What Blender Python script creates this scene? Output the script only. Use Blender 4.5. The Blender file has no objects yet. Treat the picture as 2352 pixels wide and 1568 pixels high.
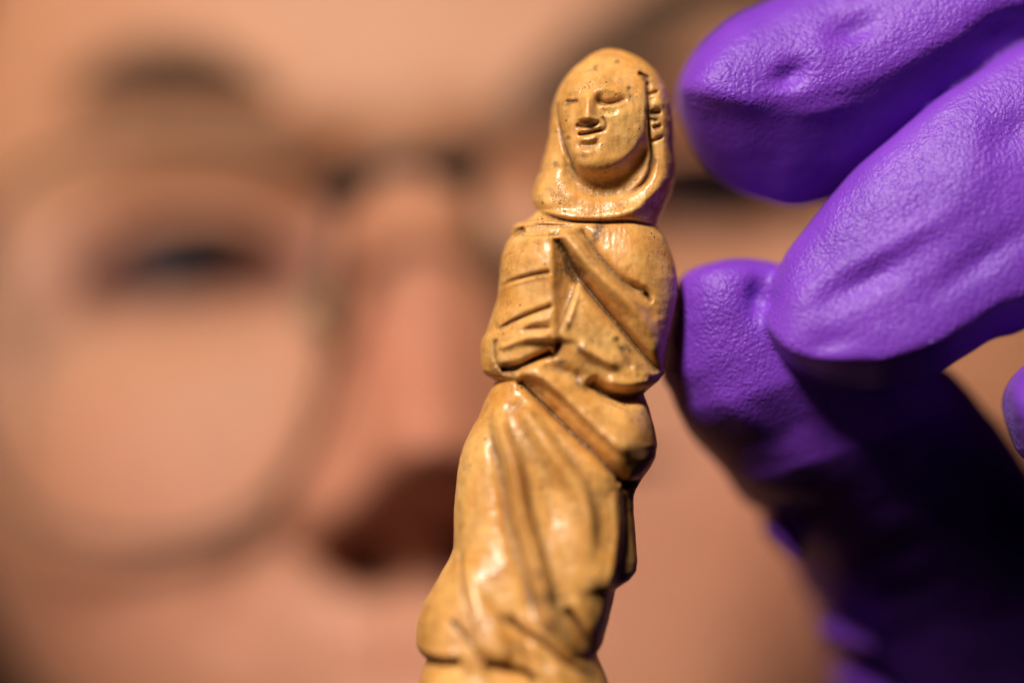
import bpy, bmesh, math, random
import numpy as np
from mathutils import Vector

# ------------------------------------------------------------------ camera, world, lamps, exposure
sc = bpy.context.scene
COL = sc.collection
LENS, SENSOR = 100.0, 36.0
MM = 0.001

cam_d = bpy.data.cameras.new("camera"); cam = bpy.data.objects.new("camera", cam_d)
COL.objects.link(cam); sc.camera = cam
cam_d.lens = LENS; cam_d.sensor_width = SENSOR
cam_d.clip_start = 0.02; cam_d.clip_end = 50
cam.location = (0, 0, 0); cam.rotation_euler = (math.radians(90), 0, 0)
cam_d.dof.use_dof = True
cam_d.dof.focus_distance = 0.3435
cam_d.dof.aperture_fstop = 2.3
cam_d.dof.aperture_blades = 0

w = bpy.data.worlds.new("World"); sc.world = w; w.use_nodes = True
bg = w.node_tree.nodes["Background"]
bg.inputs[0].default_value = (0.55, 0.62, 0.9, 1); bg.inputs[1].default_value = 0.0025

def area_lamp(name, loc, target, sx, sy, power, color, spread=180):
    l = bpy.data.lights.new(name, 'AREA'); l.shape = 'RECTANGLE'; l.size = sx; l.size_y = sy
    l.energy = power; l.color = color; l.spread = math.radians(spread)
    o = bpy.data.objects.new(name, l); COL.objects.link(o); o.location = loc
    d = Vector(target) - Vector(loc)
    o.rotation_euler = d.to_track_quat('-Z', 'Y').to_euler()
    return o
area_lamp("key_lamp", (-0.30, -0.22, 0.73), (0.01, 0.37, -0.005), 0.15, 0.30, 15.5, (1.0, 0.93, 0.84))
area_lamp("fill_lamp", (-0.42, 0.16, 0.02), (-0.06, 0.42, -0.01), 0.16, 0.16, 0.045, (1.0, 0.88, 0.80), 70)  # added fill without a visible source, brightens the face from the left
sc.view_settings.view_transform = 'Standard'; sc.view_settings.look = 'None'
sc.view_settings.exposure = 0.0; sc.view_settings.gamma = 1.0

# ------------------------------------------------------------------ helpers
def W(y): return SENSOR / LENS * y
def P(px, py, y):
    """measured position (2352-wide frame) at distance y, in metres"""
    s = W(y) / 2352.0
    return (px - 1176.0) * s, y, -(py - 784.0) * s

def mesh_obj(name, verts, faces, mat=None, parent=None, smooth=True):
    me = bpy.data.meshes.new(name)
    v = np.asarray(verts, dtype=np.float32); f = np.asarray(faces, dtype=np.int32)
    me.vertices.add(len(v)); me.vertices.foreach_set('co', v.ravel())
    k = f.shape[1]
    me.loops.add(f.size); me.loops.foreach_set('vertex_index', f.ravel())
    me.polygons.add(len(f)); me.polygons.foreach_set('loop_start', np.arange(0, f.size, k, dtype=np.int32))
    me.update(calc_edges=True); me.validate()
    if smooth: me.polygons.foreach_set('use_smooth', np.ones(len(me.polygons), dtype=bool))
    if mat: me.materials.append(mat)
    o = bpy.data.objects.new(name, me); COL.objects.link(o)
    if parent: o.parent = parent
    return o

def empty(name, loc=(0, 0, 0)):
    o = bpy.data.objects.new(name, None); COL.objects.link(o); o.empty_display_size = 0.01
    o.location = loc
    return o
def keep_parent(o, p):
    o.parent = p; o.matrix_parent_inverse = p.matrix_basis.inverted()

def tag(o, label, cat):
    o['label'] = label; o['category'] = cat

def sst(a, b, x):
    t = np.clip((x - a) / (b - a), 0, 1); return t * t * (3 - 2 * t)

def vnoise3(p, seed=0):
    p = np.asarray(p, dtype=np.float64); i = np.floor(p).astype(np.int64); f = p - i
    f = f * f * (3 - 2 * f)
    def h(ix, iy, iz):
        n = (ix * 374761393 + iy * 668265263 + iz * 2147483647 + seed * 144665) & 0xffffffff
        n = ((n ^ (n >> 13)) * 1274126177) & 0xffffffff
        n = ((n ^ (n >> 16)) * 2246822519) & 0xffffffff
        return ((n ^ (n >> 15)) & 0xffff) / 65535.0
    r = 0
    for dx in (0, 1):
        for dy in (0, 1):
            for dz in (0, 1):
                wt = (f[..., 0] if dx else 1 - f[..., 0]) * (f[..., 1] if dy else 1 - f[..., 1]) * (f[..., 2] if dz else 1 - f[..., 2])
                r = r + wt * h(i[..., 0] + dx, i[..., 1] + dy, i[..., 2] + dz)
    return r * 2 - 1
def fbm(p, octs=4, seed=0):
    r = 0; a = 1.0; s = 0
    for k in range(octs):
        r = r + a * vnoise3(np.asarray(p) * (2.03 ** k) + 17.3 * k, seed + k); s += a; a *= 0.5
    return r / s

def catmull(pts, n):
    """smooth resample of a polyline to n points, even in arc length"""
    p = np.array(pts, float)
    q = np.vstack([2 * p[0] - p[1], p, 2 * p[-1] - p[-2]]); out = []
    for k in range(len(p) - 1):
        a, b, c, d = q[k], q[k + 1], q[k + 2], q[k + 3]
        t = np.linspace(0, 1, 24, endpoint=False)[:, None]
        out.append(0.5 * ((2 * b) + (-a + c) * t + (2 * a - 5 * b + 4 * c - d) * t ** 2 + (-a + 3 * b - 3 * c + d) * t ** 3))
    out = np.vstack(out + [p[-1:]])
    L = np.concatenate([[0], np.cumsum(np.linalg.norm(np.diff(out, axis=0), axis=1))])
    s = np.linspace(0, L[-1], n)
    return np.stack([np.interp(s, L, out[:, j]) for j in range(out.shape[1])], 1)

def gauss_blur(a, s):
    r = int(3 * s + 1); k = np.exp(-0.5 * (np.arange(-r, r + 1) / s) ** 2); k /= k.sum()
    p = np.pad(a, ((r, r), (0, 0)), mode='edge')
    a = sum(k[i] * p[i:i + a.shape[0]] for i in range(2 * r + 1))
    p = np.pad(a, ((0, 0), (r, r)), mode='edge')
    return sum(k[i] * p[:, i:i + a.shape[1]] for i in range(2 * r + 1))

class Relief:
    """a carved surface: height over a plane, cut and raised by strokes"""
    def __init__(s, x0, x1, y0, y1, step):
        s.x0, s.y0, s.st = x0, y0, step
        s.xs = np.arange(x0, x1 + step, step); s.ys = np.arange(y0, y1 + step, step)
        s.X, s.Y = np.meshgrid(s.xs, s.ys); s.H = np.zeros_like(s.X)
    def line(s, pts, reach):
        """signed distance (positive right of travel) and 0..1 parameter, near the line"""
        p = np.array(pts, float)
        a = max(int((p[:, 0].min() - reach - s.x0) / s.st), 0); b = min(int((p[:, 0].max() + reach - s.x0) / s.st) + 2, len(s.xs))
        c = max(int((p[:, 1].min() - reach - s.y0) / s.st), 0); d = min(int((p[:, 1].max() + reach - s.y0) / s.st) + 2, len(s.ys))
        X, Y = s.X[c:d, a:b], s.Y[c:d, a:b]
        best = np.full(X.shape, 1e9); sd = np.zeros(X.shape); T = np.zeros(X.shape)
        L = np.concatenate([[0], np.cumsum(np.linalg.norm(np.diff(p, axis=0), axis=1))])
        for k in range(len(p) - 1):
            e = p[k + 1] - p[k]; l2 = (e ** 2).sum()
            if l2 == 0: continue
            t = np.clip(((X - p[k, 0]) * e[0] + (Y - p[k, 1]) * e[1]) / l2, 0, 1)
            dx = X - p[k, 0] - t * e[0]; dy = Y - p[k, 1] - t * e[1]
            dd = np.hypot(dx, dy); m = dd < best
            cr = (e[0] * (Y - p[k, 1]) - e[1] * (X - p[k, 0]))
            best = np.where(m, dd, best); sd = np.where(m, dd * np.sign(cr), sd)
            T = np.where(m, (L[k] + t * math.sqrt(l2)) / L[-1], T)
        return (slice(c, d), slice(a, b)), sd, T
    def stroke(s, pts, h, wr, wl=None, t0=0.1, t1=0.1, smooth=True, hv=None, sharp=2.0):
        """h>0 raises a ridge, h<0 cuts a groove; wr / wl = width right / left of travel (down the line)"""
        wl = wr if wl is None else wl
        if smooth and len(pts) > 2: pts = catmull(pts, max(10, 5 * len(pts)))
        sl, sd, T = s.line(pts, 3.2 * max(wr, wl))
        # image coordinates: y down, so positive cross = right-hand side seen when travelling
        wd = np.where(sd < 0, wl, wr)
        g = np.exp(-(np.abs(sd) / wd) ** sharp)
        f = np.ones_like(T)
        if t0: f = f * sst(0, t0, T)
        if t1: f = f * sst(0, t1, 1 - T)
        if hv is not None: f = f * np.interp(T, np.linspace(0, 1, len(hv)), hv)
        s.H[sl] += h * g * f
    def blob(s, x, y, h, sx, sy=None, rot=0, p=2.0):
        sy = sx if sy is None else sy
        c, n = math.cos(math.radians(rot)), math.sin(math.radians(rot))
        u = (s.X - x) * c + (s.Y - y) * n; v = -(s.X - x) * n + (s.Y - y) * c
        s.H += h * np.exp(-(np.abs(u) / sx) ** p - (np.abs(v) / sy) ** p)
    def poly(s, pts, soft, smooth=True):
        """soft 0..1 mask of a polygon"""
        if smooth: pts = catmull(list(pts) + [pts[0]], 6 * len(pts))[:-1]
        p = np.array(pts, float); X, Y = s.X, s.Y
        inside = np.zeros(X.shape, bool); best = np.full(X.shape, 1e9)
        for k in range(len(p)):
            a, b = p[k], p[(k + 1) % len(p)]; e = b - a; l2 = (e ** 2).sum()
            if l2 == 0: continue
            t = np.clip(((X - a[0]) * e[0] + (Y - a[1]) * e[1]) / l2, 0, 1)
            best = np.minimum(best, np.hypot(X - a[0] - t * e[0], Y - a[1] - t * e[1]))
            if a[1] != b[1]:
                inside ^= ((a[1] > Y) != (b[1] > Y)) & (X < (b[0] - a[0]) * (Y - a[1]) / (b[1] - a[1]) + a[0])
        sd = np.where(inside, best, -best)
        return 1 / (1 + np.exp(-np.clip(sd / soft, -30, 30)))
    def sample(s, x, y, A=None):
        A = s.H if A is None else A
        u = np.clip((x - s.x0) / s.st, 0, len(s.xs) - 1.001); v = np.clip((y - s.y0) / s.st, 0, len(s.ys) - 1.001)
        i, j = u.astype(int), v.astype(int); fu, fv = u - i, v - j
        return A[j, i] * (1 - fu) * (1 - fv) + A[j, i + 1] * fu * (1 - fv) + A[j + 1, i] * (1 - fu) * fv + A[j + 1, i + 1] * fu * fv

# ------------------------------------------------------------------ materials
class NT:
    def __init__(s, name):
        s.m = bpy.data.materials.new(name); s.m.use_nodes = True; s.t = s.m.node_tree
        s.b = s.t.nodes["Principled BSDF"]
    def n(s, typ, **kw):
        o = s.t.nodes.new(typ)
        for k, v in kw.items():
            if k.startswith('i_'):
                o.inputs[k[2:].replace('_', ' ')].default_value = v
            else: setattr(o, k, v)
        return o
    def l(s, a, b): s.t.links.new(a, b)
    def coord(s, scale=(1, 1, 1)):
        c = s.n('ShaderNodeTexCoord'); m = s.n('ShaderNodeMapping'); m.inputs['Scale'].default_value = scale
        s.l(c.outputs['Object'], m.inputs['Vector']); return m.outputs[0]
    def noise(s, vec, scale, detail=4, rough=.55, dist=0):
        o = s.n('ShaderNodeTexNoise'); o.inputs['Scale'].default_value = scale; o.inputs['Detail'].default_value = detail
        o.inputs['Roughness'].default_value = rough; o.inputs['Distortion'].default_value = dist
        s.l(vec, o.inputs['Vector']); return o.outputs[0]
    def ramp(s, fac, stops):
        o = s.n('ShaderNodeValToRGB'); r = o.color_ramp
        while len(r.elements) < len(stops): r.elements.new(0.5)
        for e, (p, c) in zip(r.elements, stops):
            e.position = p; e.color = (c, c, c, 1) if not isinstance(c, tuple) else (*c, 1)
        s.l(fac, o.inputs[0]); return o.outputs[0]
    def mix(s, fac, a, b, mode='MIX'):
        o = s.n('ShaderNodeMix', data_type='RGBA', blend_type=mode)
        for sock, v in ((o.inputs[0], fac), (o.inputs[6], a), (o.inputs[7], b)):
            if isinstance(v, (float, int)): sock.default_value = v
            elif isinstance(v, tuple): sock.default_value = (*v, 1)
            else: s.l(v, sock)
        return o.outputs[2]
    def math(s, op, a, b=0.0):
        o = s.n('ShaderNodeMath', operation=op)
        for sock, v in ((o.inputs[0], a), (o.inputs[1], b)):
            if isinstance(v, (float, int)): sock.default_value = v
            else: s.l(v, sock)
        return o.outputs[0]
    def bump(s, h, dist, strength=1.0, prev=None):
        o = s.n('ShaderNodeBump'); o.inputs['Strength'].default_value = strength; o.inputs['Distance'].default_value = dist
        s.l(h, o.inputs['Height'])
        if prev is not None: s.l(prev, o.inputs['Normal'])
        return o.outputs[0]

def simple(name, col, rough=.5, metal=0, **kw):
    m = NT(name); v = m.coord(); n = m.noise(v, 300, 3)
    c = m.mix(m.ramp(n, [(0.3, 0.0), (0.7, 1.0)]), tuple(x * .85 for x in col), tuple(min(1, x * 1.12) for x in col))
    m.l(c, m.b.inputs['Base Color']); m.b.inputs['Roughness'].default_value = rough; m.b.inputs['Metallic'].default_value = metal
    for k, x in kw.items(): m.b.inputs[k.replace('_', ' ')].default_value = x
    return m.m

def bone_material():
    m = NT('polished_bone'); v = m.coord(); vs = m.coord((1.0, 1.0, 0.16))
    big = m.noise(v, 130, 4, .6, .6); mid = m.noise(v, 520, 5, .62, .4); streak = m.noise(vs, 1500, 4, .6)
    c = m.mix(m.ramp(big, [(0.32, 0.0), (0.68, 1.0)]), (0.66, 0.272, 0.048), (0.87, 0.475, 0.142))
    c = m.mix(m.math('MULTIPLY', m.ramp(mid, [(0.46, 0.0), (0.66, 1.0)]), 0.42), c, (0.46, 0.17, 0.035))
    c = m.mix(m.math('MULTIPLY', m.ramp(m.noise(v, 310, 4, .6, .3), [(0.55, 0.0), (0.75, 1.0)]), 0.35), c, (0.88, 0.58, 0.25))
    c = m.mix(m.math('MULTIPLY', m.ramp(streak, [(0.5, 0.0), (0.72, 1.0)]), 0.42), c, (0.40, 0.20, 0.07))
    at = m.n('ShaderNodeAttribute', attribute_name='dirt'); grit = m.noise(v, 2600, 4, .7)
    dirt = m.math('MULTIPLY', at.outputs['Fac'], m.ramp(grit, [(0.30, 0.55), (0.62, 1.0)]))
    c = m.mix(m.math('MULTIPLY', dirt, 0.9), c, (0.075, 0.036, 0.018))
    # black specks: two sizes
    sp = m.n('ShaderNodeTexVoronoi'); sp.inputs['Scale'].default_value = 1000; sp.inputs['Randomness'].default_value = 1
    m.l(v, sp.inputs['Vector'])
    sel = m.ramp(sp.outputs['Color'], [(0.50, 0.0), (0.53, 1.0)])
    spot = m.ramp(m.math('ADD', sp.outputs['Distance'], m.math('MULTIPLY', m.noise(v, 4200, 2), .25)), [(0.24, 1.0), (0.33, 0.0)])
    region = m.ramp(m.noise(v, 210, 3), [(0.47, 0.0), (0.58, 1.0)])
    spots = m.math('MULTIPLY', m.math('MULTIPLY', sel, spot), region)
    fine = m.math('MULTIPLY', m.ramp(m.noise(v, 5200, 2, .6), [(0.585, 0.0), (0.66, 1.0)]), m.ramp(m.noise(v, 420, 3), [(0.5, 0.0), (0.66, 1.0)]))
    dark = m.math('MAXIMUM', spots, m.math('MULTIPLY', fine, .75))
    c = m.mix(m.math('MULTIPLY', dark, 0.88), c, (0.06, 0.032, 0.018))
    m.l(c, m.b.inputs['Base Color'])
    r = m.math('ADD', m.ramp(mid, [(0.3, 0.30), (0.75, 0.46)]), m.math('MULTIPLY', dirt, .3))
    m.l(r, m.b.inputs['Roughness'])
    m.b.inputs['IOR'].default_value = 1.54
    m.b.inputs['Coat Weight'].default_value = 0.25; m.b.inputs['Coat Roughness'].default_value = 0.2
    m.b.inputs['Subsurface Weight'].default_value = 0.16
    m.b.inputs['Subsurface Radius'].default_value = (1.0, 0.5, 0.2); m.b.inputs['Subsurface Scale'].default_value = 0.0009
    b1 = m.bump(m.noise(v, 700, 4, .55), 0.00016, 1.0)
    b2 = m.bump(m.noise(m.coord((1, 1, .2)), 3200, 3, .6), 0.00003, 1.0, b1)
    b3 = m.bump(m.math('MULTIPLY', dark, -1.0), 0.00012, 1.0, b2)
    m.l(b3, m.b.inputs['Normal']); m.l(b1, m.b.inputs['Coat Normal'])
    return m.m

def glove_material():
    m = NT('purple_nitrile'); v = m.coord()
    warp = m.noise(v, 160, 3)
    c = m.mix(m.ramp(m.noise(v, 90, 3), [(0.3, 0.0), (0.7, 1.0)]), (0.165, 0.032, 0.45), (0.225, 0.046, 0.54))
    # tiny pale dust flecks
    d = m.n('ShaderNodeTexVoronoi'); d.inputs['Scale'].default_value = 260; m.l(v, d.inputs['Vector'])
    dust = m.math('MULTIPLY', m.ramp(d.outputs['Color'], [(0.72, 0.0), (0.75, 1.0)]), m.ramp(d.outputs['Distance'], [(0.02, 1.0), (0.045, 0.0)]))
    c = m.mix(m.math('MULTIPLY', dust, 0.7), c, (0.75, 0.65, 0.85))
    m.l(c, m.b.inputs['Base Color'])
    m.b.inputs['Roughness'].default_value = 0.46; m.b.inputs['IOR'].default_value = 1.45
    m.b.inputs['Sheen Weight'].default_value = 0.05
    m.b.inputs['Subsurface Weight'].default_value = 0.06; m.b.inputs['Subsurface Scale'].default_value = 0.0006
    m.b.inputs['Subsurface Radius'].default_value = (0.6, 0.2, 1.0)
    at = m.n('ShaderNodeAttribute', attribute_name='crinkle')
    cell = m.n('ShaderNodeTexVoronoi', feature='SMOOTH_F1'); cell.inputs['Scale'].default_value = 2200
    cell.inputs['Smoothness'].default_value = 0.9
    wn = m.n('ShaderNodeTexNoise'); wn.inputs['Scale'].default_value = 700; m.l(v, wn.inputs['Vector'])
    va = m.n('ShaderNodeVectorMath', operation='MULTIPLY_ADD'); va.inputs[1].default_value = (.0012, .0012, .0012)
    m.l(wn.outputs['Color'], va.inputs[0]); m.l(v, va.inputs[2]); m.l(va.outputs[0], cell.inputs['Vector'])
    hgt = m.math('ADD', m.math('MULTIPLY', cell.outputs['Distance'], -1.0), m.math('MULTIPLY', m.noise(v, 1900, 3, .55, .4), 1.2))
    hgt = m.math('MULTIPLY', hgt, at.outputs['Fac'])
    b = m.bump(hgt, 0.00013, 1.0)
    m.l(b, m.b.inputs['Normal'])
    return m.m

def skin_material():
    m = NT('face_skin'); v = m.coord()
    a = m.n('ShaderNodeVertexColor', layer_name='skin_tone_and_shading')
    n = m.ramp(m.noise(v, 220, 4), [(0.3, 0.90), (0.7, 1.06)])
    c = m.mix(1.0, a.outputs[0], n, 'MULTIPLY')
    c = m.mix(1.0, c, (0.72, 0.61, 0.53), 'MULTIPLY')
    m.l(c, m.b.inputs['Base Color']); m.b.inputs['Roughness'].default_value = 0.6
    m.b.inputs['Subsurface Weight'].default_value = 0.25; m.b.inputs['Subsurface Scale'].default_value = 0.0025
    m.b.inputs['Subsurface Radius'].default_value = (1.0, 0.3, 0.15)
    m.l(m.bump(m.noise(v, 2400, 3), 0.0001, .6), m.b.inputs['Normal'])
    return m.m

BONE, GLOVE, SKIN = bone_material(), glove_material(), skin_material()

# ------------------------------------------------------------------ bone figurine
def edge_fn(pts):
    p = np.array(pts, float); return lambda y: np.interp(y, p[:, 1], p[:, 0])
LEFT = [(1400,112.6),(1385,114),(1371,119),(1354,128),(1340,139),(1326,150),(1313,162),(1301,175),(1291,190),(1278,216),(1271,238),(1267,256),(1265,281),(1262,311),(1256,336),(1247,369),
 (1240,396),(1232,415),(1225,435),(1221.5,450),(1222,464),(1226,473),(1231,481),(1233,486),(1226,495),(1215,504),(1205,511),(1186,514),(1178,522),(1173,536),(1172,545),(1162,560),(1153,588),
 (1148,620),(1146,659),(1143,685),(1138,699),(1126,737),(1116,765),(1108,779),(1104,798),(1105,830),(1108,850),(1116,860),(1128,867),(1139,873),(1133,885),(1126,896),(1114,921),(1099,957),(1080,989),
 (1068,1016),(1057,1052),(1050,1098),(1046,1144),(1044,1204),(1043.5,1250),(1040,1261),(1026,1288),(999,1333),(978,1370),(966,1403),(961,1432),(961,1462),(968,1476),(980,1488),(985,1494),(981,1502),
 (977,1512),(972,1529),(966,1560),(960,1620),(955,1800)]
RIGHT = [(1402,112.6),(1418,114),(1435,118),(1450,124),(1465,131),(1480,140),(1493,150),(1503,160),(1511,171),(1521,187),(1530,205),(1540,241),(1546,281),(1546.5,333),(1551,378),(1549.5,415),(1539,448),
 (1523,479),(1513,505),(1507,523),(1514,533),(1525,546),(1540,579),(1549,611),(1553.5,640),(1553,679),(1546,727),(1537,772),(1527,820),(1521,856),(1508,875),(1488,891),(1475,903),(1480,915),(1487,932),
 (1498,973),(1505.5,1018),(1501,1046),(1489,1070),(1470,1095),(1456,1118),(1451,1133),(1451,1174),(1455,1222),(1459,1277),(1456,1300),(1441,1319),(1413,1337),(1409,1342),(1403,1371),(1392,1411),(1380,1458),
 (1372,1471),(1366,1480),(1371,1496),(1384,1523),(1392,1545),(1394,1570),(1396,1800)]

def build_figurine():
    R = Relief(940, 1575, 96, 1810, 1.6); X, Y = R.X, R.Y
    S = R.stroke; B = R.blob
    # ---- veiled head
    face = [(1280,235),(1286,290),(1298,338),(1318,382),(1348,402),(1385,402),(1425,382),(1458,350),(1480,305),(1484,240),(1478,190),(1450,150),(1390,138),(1330,148),(1292,190)]
    fm = R.poly(face, 5); up = sst(150, 265, Y)
    R.H += 19 * fm * up
    B(1352, 290, 16, 62, 95); B(1345, 190, 6, 70, 50)
    B(1365, 375, 12, 48, 26)                                     # chin
    nk = R.poly([(1296,372),(1322,398),(1350,414),(1395,412),(1440,388),(1476,345),(1492,372),(1484,410),(1460,440),(1425,456),(1375,462),(1325,446),(1296,412)], 6)
    R.H -= 24 * nk * (1 - fm)
    S([(1484,190),(1485,250),(1487,310),(1494,360),(1490,395),(1476,422),(1452,443),(1425,455)], -15, 5, 7, .04, .25)
    S([(1504,190),(1517,250),(1522,330),(1527,390),(1513,430),(1480,465),(1430,492),(1370,500)], 9, 13, 20, .1, .2)   # rolled edge of the veil
    S([(1277,235),(1284,295),(1297,345),(1316,392),(1330,420)], -15, 6, 5, .05, .2)
    S([(1262,330),(1246,390),(1238,430),(1244,462),(1290,486)], 7, 12, 14, .1, .2)
    S([(1310,152),(1360,134),(1410,130),(1460,146)], -2.4, 3, 6, .2, .2)
    S([(1312,182),(1340,170),(1368,166)], -2.5, 3, 4, .2, .2)
    # hair locks notched across the veil edge
    for (a, b, d, wd) in [((1462,172),(1492,186),-17,4.5),((1484,224),(1512,214),-12,3.5),((1486,236),(1500,232),-5,3),((1488,266),(1518,262),-17,5.5),((1488,280),(1508,284),-9,4),((1494,300),(1518,293),-15,4.5),((1490,332),(1522,318),-12,3.5)]:
        S([a, b], d, wd, wd * .8, .15, .25, False)
    for x, y in ((1490,205),(1503,246),(1506,312)): B(x, y, 5, 12, 9)
    # brow, eyes
    S([(1352,224),(1385,214),(1420,219),(1446,232)], 7, 9, 13, .3, .3)
    S([(1362,240),(1388,247),(1412,243),(1440,234)], -9, 5, 7, .2, .35)
    S([(1366,252),(1390,256),(1418,252),(1436,246)], 6, 5, 3.5, .2, .3)
    S([(1374,266),(1396,270),(1420,264)], -3, 5, 5, .3, .3)
    B(1372, 238, -8, 10, 12)
    S([(1330,222),(1312,214),(1293,226)], 6, 7, 7, .2, .3)
    S([(1328,240),(1311,243),(1294,238)], -10, 4.5, 4.5, .2, .3)
    B(1300, 246, -7, 7, 8)
    # nose
    S([(1352,205),(1348,235),(1345,265),(1343,288)], 20, 14, 15, .35, .06, hv=[.3,.5,.8,1.1,1.25])
    B(1343, 282, 7, 16, 10); B(1361, 286, 6, 10, 7); B(1328, 287, 5, 8, 7); B(1396, 247, -7, 34, 14); B(1418, 268, 5, 26, 18)
    S([(1318,296),(1342,302),(1364,297),(1374,286)], -8, 4.5, 4, .12, .2)
    S([(1378,276),(1388,292),(1386,306),(1374,312)], -6.5, 3.5, 3.5, .2, .2)
    # mouth
    S([(1324,308),(1345,306),(1368,301),(1380,298)], 7, 4, 5, .2, .2)
    S([(1322,317),(1340,317),(1362,312),(1384,306)], -10, 3.6, 3.6, .15, .2)
    S([(1326,328),(1346,330),(1372,322)], 7, 6, 7, .25, .25)
    S([(1322,340),(1346,344),(1376,336)], -4.5, 6, 6, .25, .25)
    B(1340, 358, 7, 26, 10); B(1420, 290, 8, 34, 46); B(1310, 290, 4, 14, 30)
    # collar band under the veil
    S([(1226,482),(1262,500),(1310,512),(1370,515),(1440,512),(1508,520)], -13, 9, 4, .02, .1)
    S([(1226,472),(1262,488),(1310,500),(1370,503),(1440,492),(1500,455)], 5, 9, 12, .05, .2)
    S([(1205,512),(1262,516),(1330,520),(1400,517)], 5, 3, 3, .1, .3)
    S([(1190,527),(1240,523),(1300,524),(1330,522)], -3.5, 4, 4, .1, .3)
    R.H -= 13 * R.poly([(1480,470),(1530,445),(1560,440),(1550,500),(1510,530),(1484,520)], 8)
    # ---- torso
    S([(1176,545),(1188,534),(1206,530)], -26, 5, 5, .1, .15)
    panel = R.poly([(1120,560),(1175,545),(1267,537),(1264,600),(1266,700),(1270,760),(1268,800),(1140,845),(1090,800),(1128,690)], 4.0, False)
    R.H += 8 * panel
    S([(1266,545),(1268,600),(1271,680),(1274,745),(1272,790)], 24, 70, 30, .02, .06, hv=[.8,1,1,1,.9], sharp=1.25)
    # facet falling away right of the tablet
    tri = R.poly([(1266,545),(1288,580),(1326,648),(1300,712),(1282,758),(1272,745),(1268,640)], 4, False)
    R.H -= 48 * tri * np.clip((X - 1264) / 58, 0, 1)
    S([(1200,556),(1235,548),(1262,548)], 5, 10, 10, .2, .1)
    S([(1146,660),(1180,646),(1222,635),(1264,628)], -13, 4, 5.5, .03, .06)
    S([(1146,668),(1180,655),(1222,644),(1262,637)], 4, 4, 4, .03, .1)
    S([(1145,757),(1180,738),(1222,720),(1268,704)], -14, 4.5, 6, .03, .05)
    S([(1152,598),(1166,588),(1184,582)], -5, 4, 3, .1, .3)
    S([(1192,762),(1220,754),(1262,753)], -9, 4, 4, .3, .08)
    S([(1146,800),(1180,786),(1225,776),(1262,771)], 10, 9, 8, .1, .08)          # thumb of the hand below
    S([(1196,748),(1230,738),(1262,734)], 6, 7, 7, .3, .1)
    S([(1141,776),(1137,800),(1142,835),(1160,852)], -9, 5, 5, .1, .1)
    S([(1145,762),(1134,728),(1140,700)], -8, 4, 4, .1, .3)
    S([(1150,846),(1186,842),(1230,822),(1268,806)], -26, 10, 8, .05, .05)
    S([(1285,772),(1278,796),(1266,822)], -14, 5, 7, .3, .2)
    # diagonal roll of cloth
    S([(1278,538),(1306,560),(1338,598),(1380,642),(1428,688),(1462,728),(1492,775),(1516,838)], 34, 20, 17, .05, .08, hv=[.7,1,1,1,.95,.8,.65,.5])
    S([(1274,546),(1294,580),(1318,626),(1362,686),(1410,742),(1458,800),(1516,862)], -38, 11, 13, .04, .06, hv=[.6,.9,1.15,1,.9,.85,.6])
    S([(1326,522),(1352,562),(1382,604),(1428,650),(1474,674),(1494,700)], -14, 16, 10, .08, .1, hv=[.6,1,1,1,1.3,.6])
    S([(1474,672),(1492,700)], -8, 5, 5, .2, .3)
    B(1440, 590, 7, 60, 50); B(1475, 610, 6, 40, 90)
    S([(1500,720),(1508,770),(1506,820)], 8, 16, 18, .2, .2)
    B(1320, 760, 16, 50, 70)
    S([(1325,650),(1312,710),(1292,765)], 8, 12, 7, .2, .2)
    S([(1318,790),(1350,808),(1385,826),(1424,846)], 15, 10, 15, .2, .25)
    S([(1405,770),(1430,815),(1446,850)], -8, 9, 9, .2, .2)
    S([(1340,868),(1380,898),(1430,912),(1478,908)], -55, 15, 17, .15, .02, hv=[.3,.7,1,1])
    S([(1235,838),(1290,850),(1340,868)], -9, 12, 12, .2, .2)
    S([(1380,870),(1430,884),(1490,880)], 12, 14, 16, .2, .1)
    # ---- skirt
    S([(1188,858),(1215,856),(1246,866),(1286,897),(1328,937),(1374,980),(1420,1023),(1446,1060)], 26, 12, 26, .05, .15, hv=[.6,.9,1,1,1,.9,.8,.6])
    R.H += 60 * np.clip((Y - 880) / 620, 0, 1)
    S([(1187,868),(1222,902),(1264,944),(1310,990),(1357,1031),(1394,1070),(1426,1104)], -34, 11, 20, .04, .05, hv=[.4,.8,1,1,1,1,1])
    B(1440, 1000, 20, 60, 70, 40)
    S([(1420,1100),(1446,1102),(1468,1092)], -40, 11, 8, .15, .1)
    S([(1196,920),(1212,952),(1250,1003),(1283,1053),(1330,1118),(1350,1200),(1345,1280)], 34, 26, 15, .08, .3)
    S([(1176,905),(1192,950),(1222,1020),(1244,1080),(1262,1150),(1280,1230)], -9, 20, 20, .1, .3)
    S([(1142,925),(1152,990),(1174,1042),(1188,1100),(1200,1172),(1224,1250),(1243,1318),(1256,1372),(1300,1440),(1345,1500)], 46, 19, 15, .08, .25, hv=[.5,.8,1,1,1,1,1,.9,.7,.6])
    S([(1128,930),(1135,1010),(1152,1090),(1165,1180),(1190,1270),(1214,1340),(1226,1400)], -14, 14, 18, .1, .15)
    S([(1098,960),(1080,1050),(1072,1150),(1072,1250),(1080,1300)], 4, 14, 14, .2, .2)
    S([(1056,1070),(1052,1150),(1053,1230),(1057,1300),(1062,1360)], 10, 6, 5, .1, .15)
    S([(1060,1240),(1068,1310),(1085,1380),(1108,1440)], -12, 6, 5, .1, .1)
    R.H += (8 + np.clip(Y - 1290, 0, 170) * .10) * R.poly([(1072,1280),(1090,1300),(1115,1345),(1150,1392),(1170,1462),(1150,1478),(1105,1455),(1082,1390)], 6)
    S([(1170,1375),(1190,1410),(1240,1440),(1294,1486),(1340,1514),(1372,1540)], -17, 6, 8, .1, .1)
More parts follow.
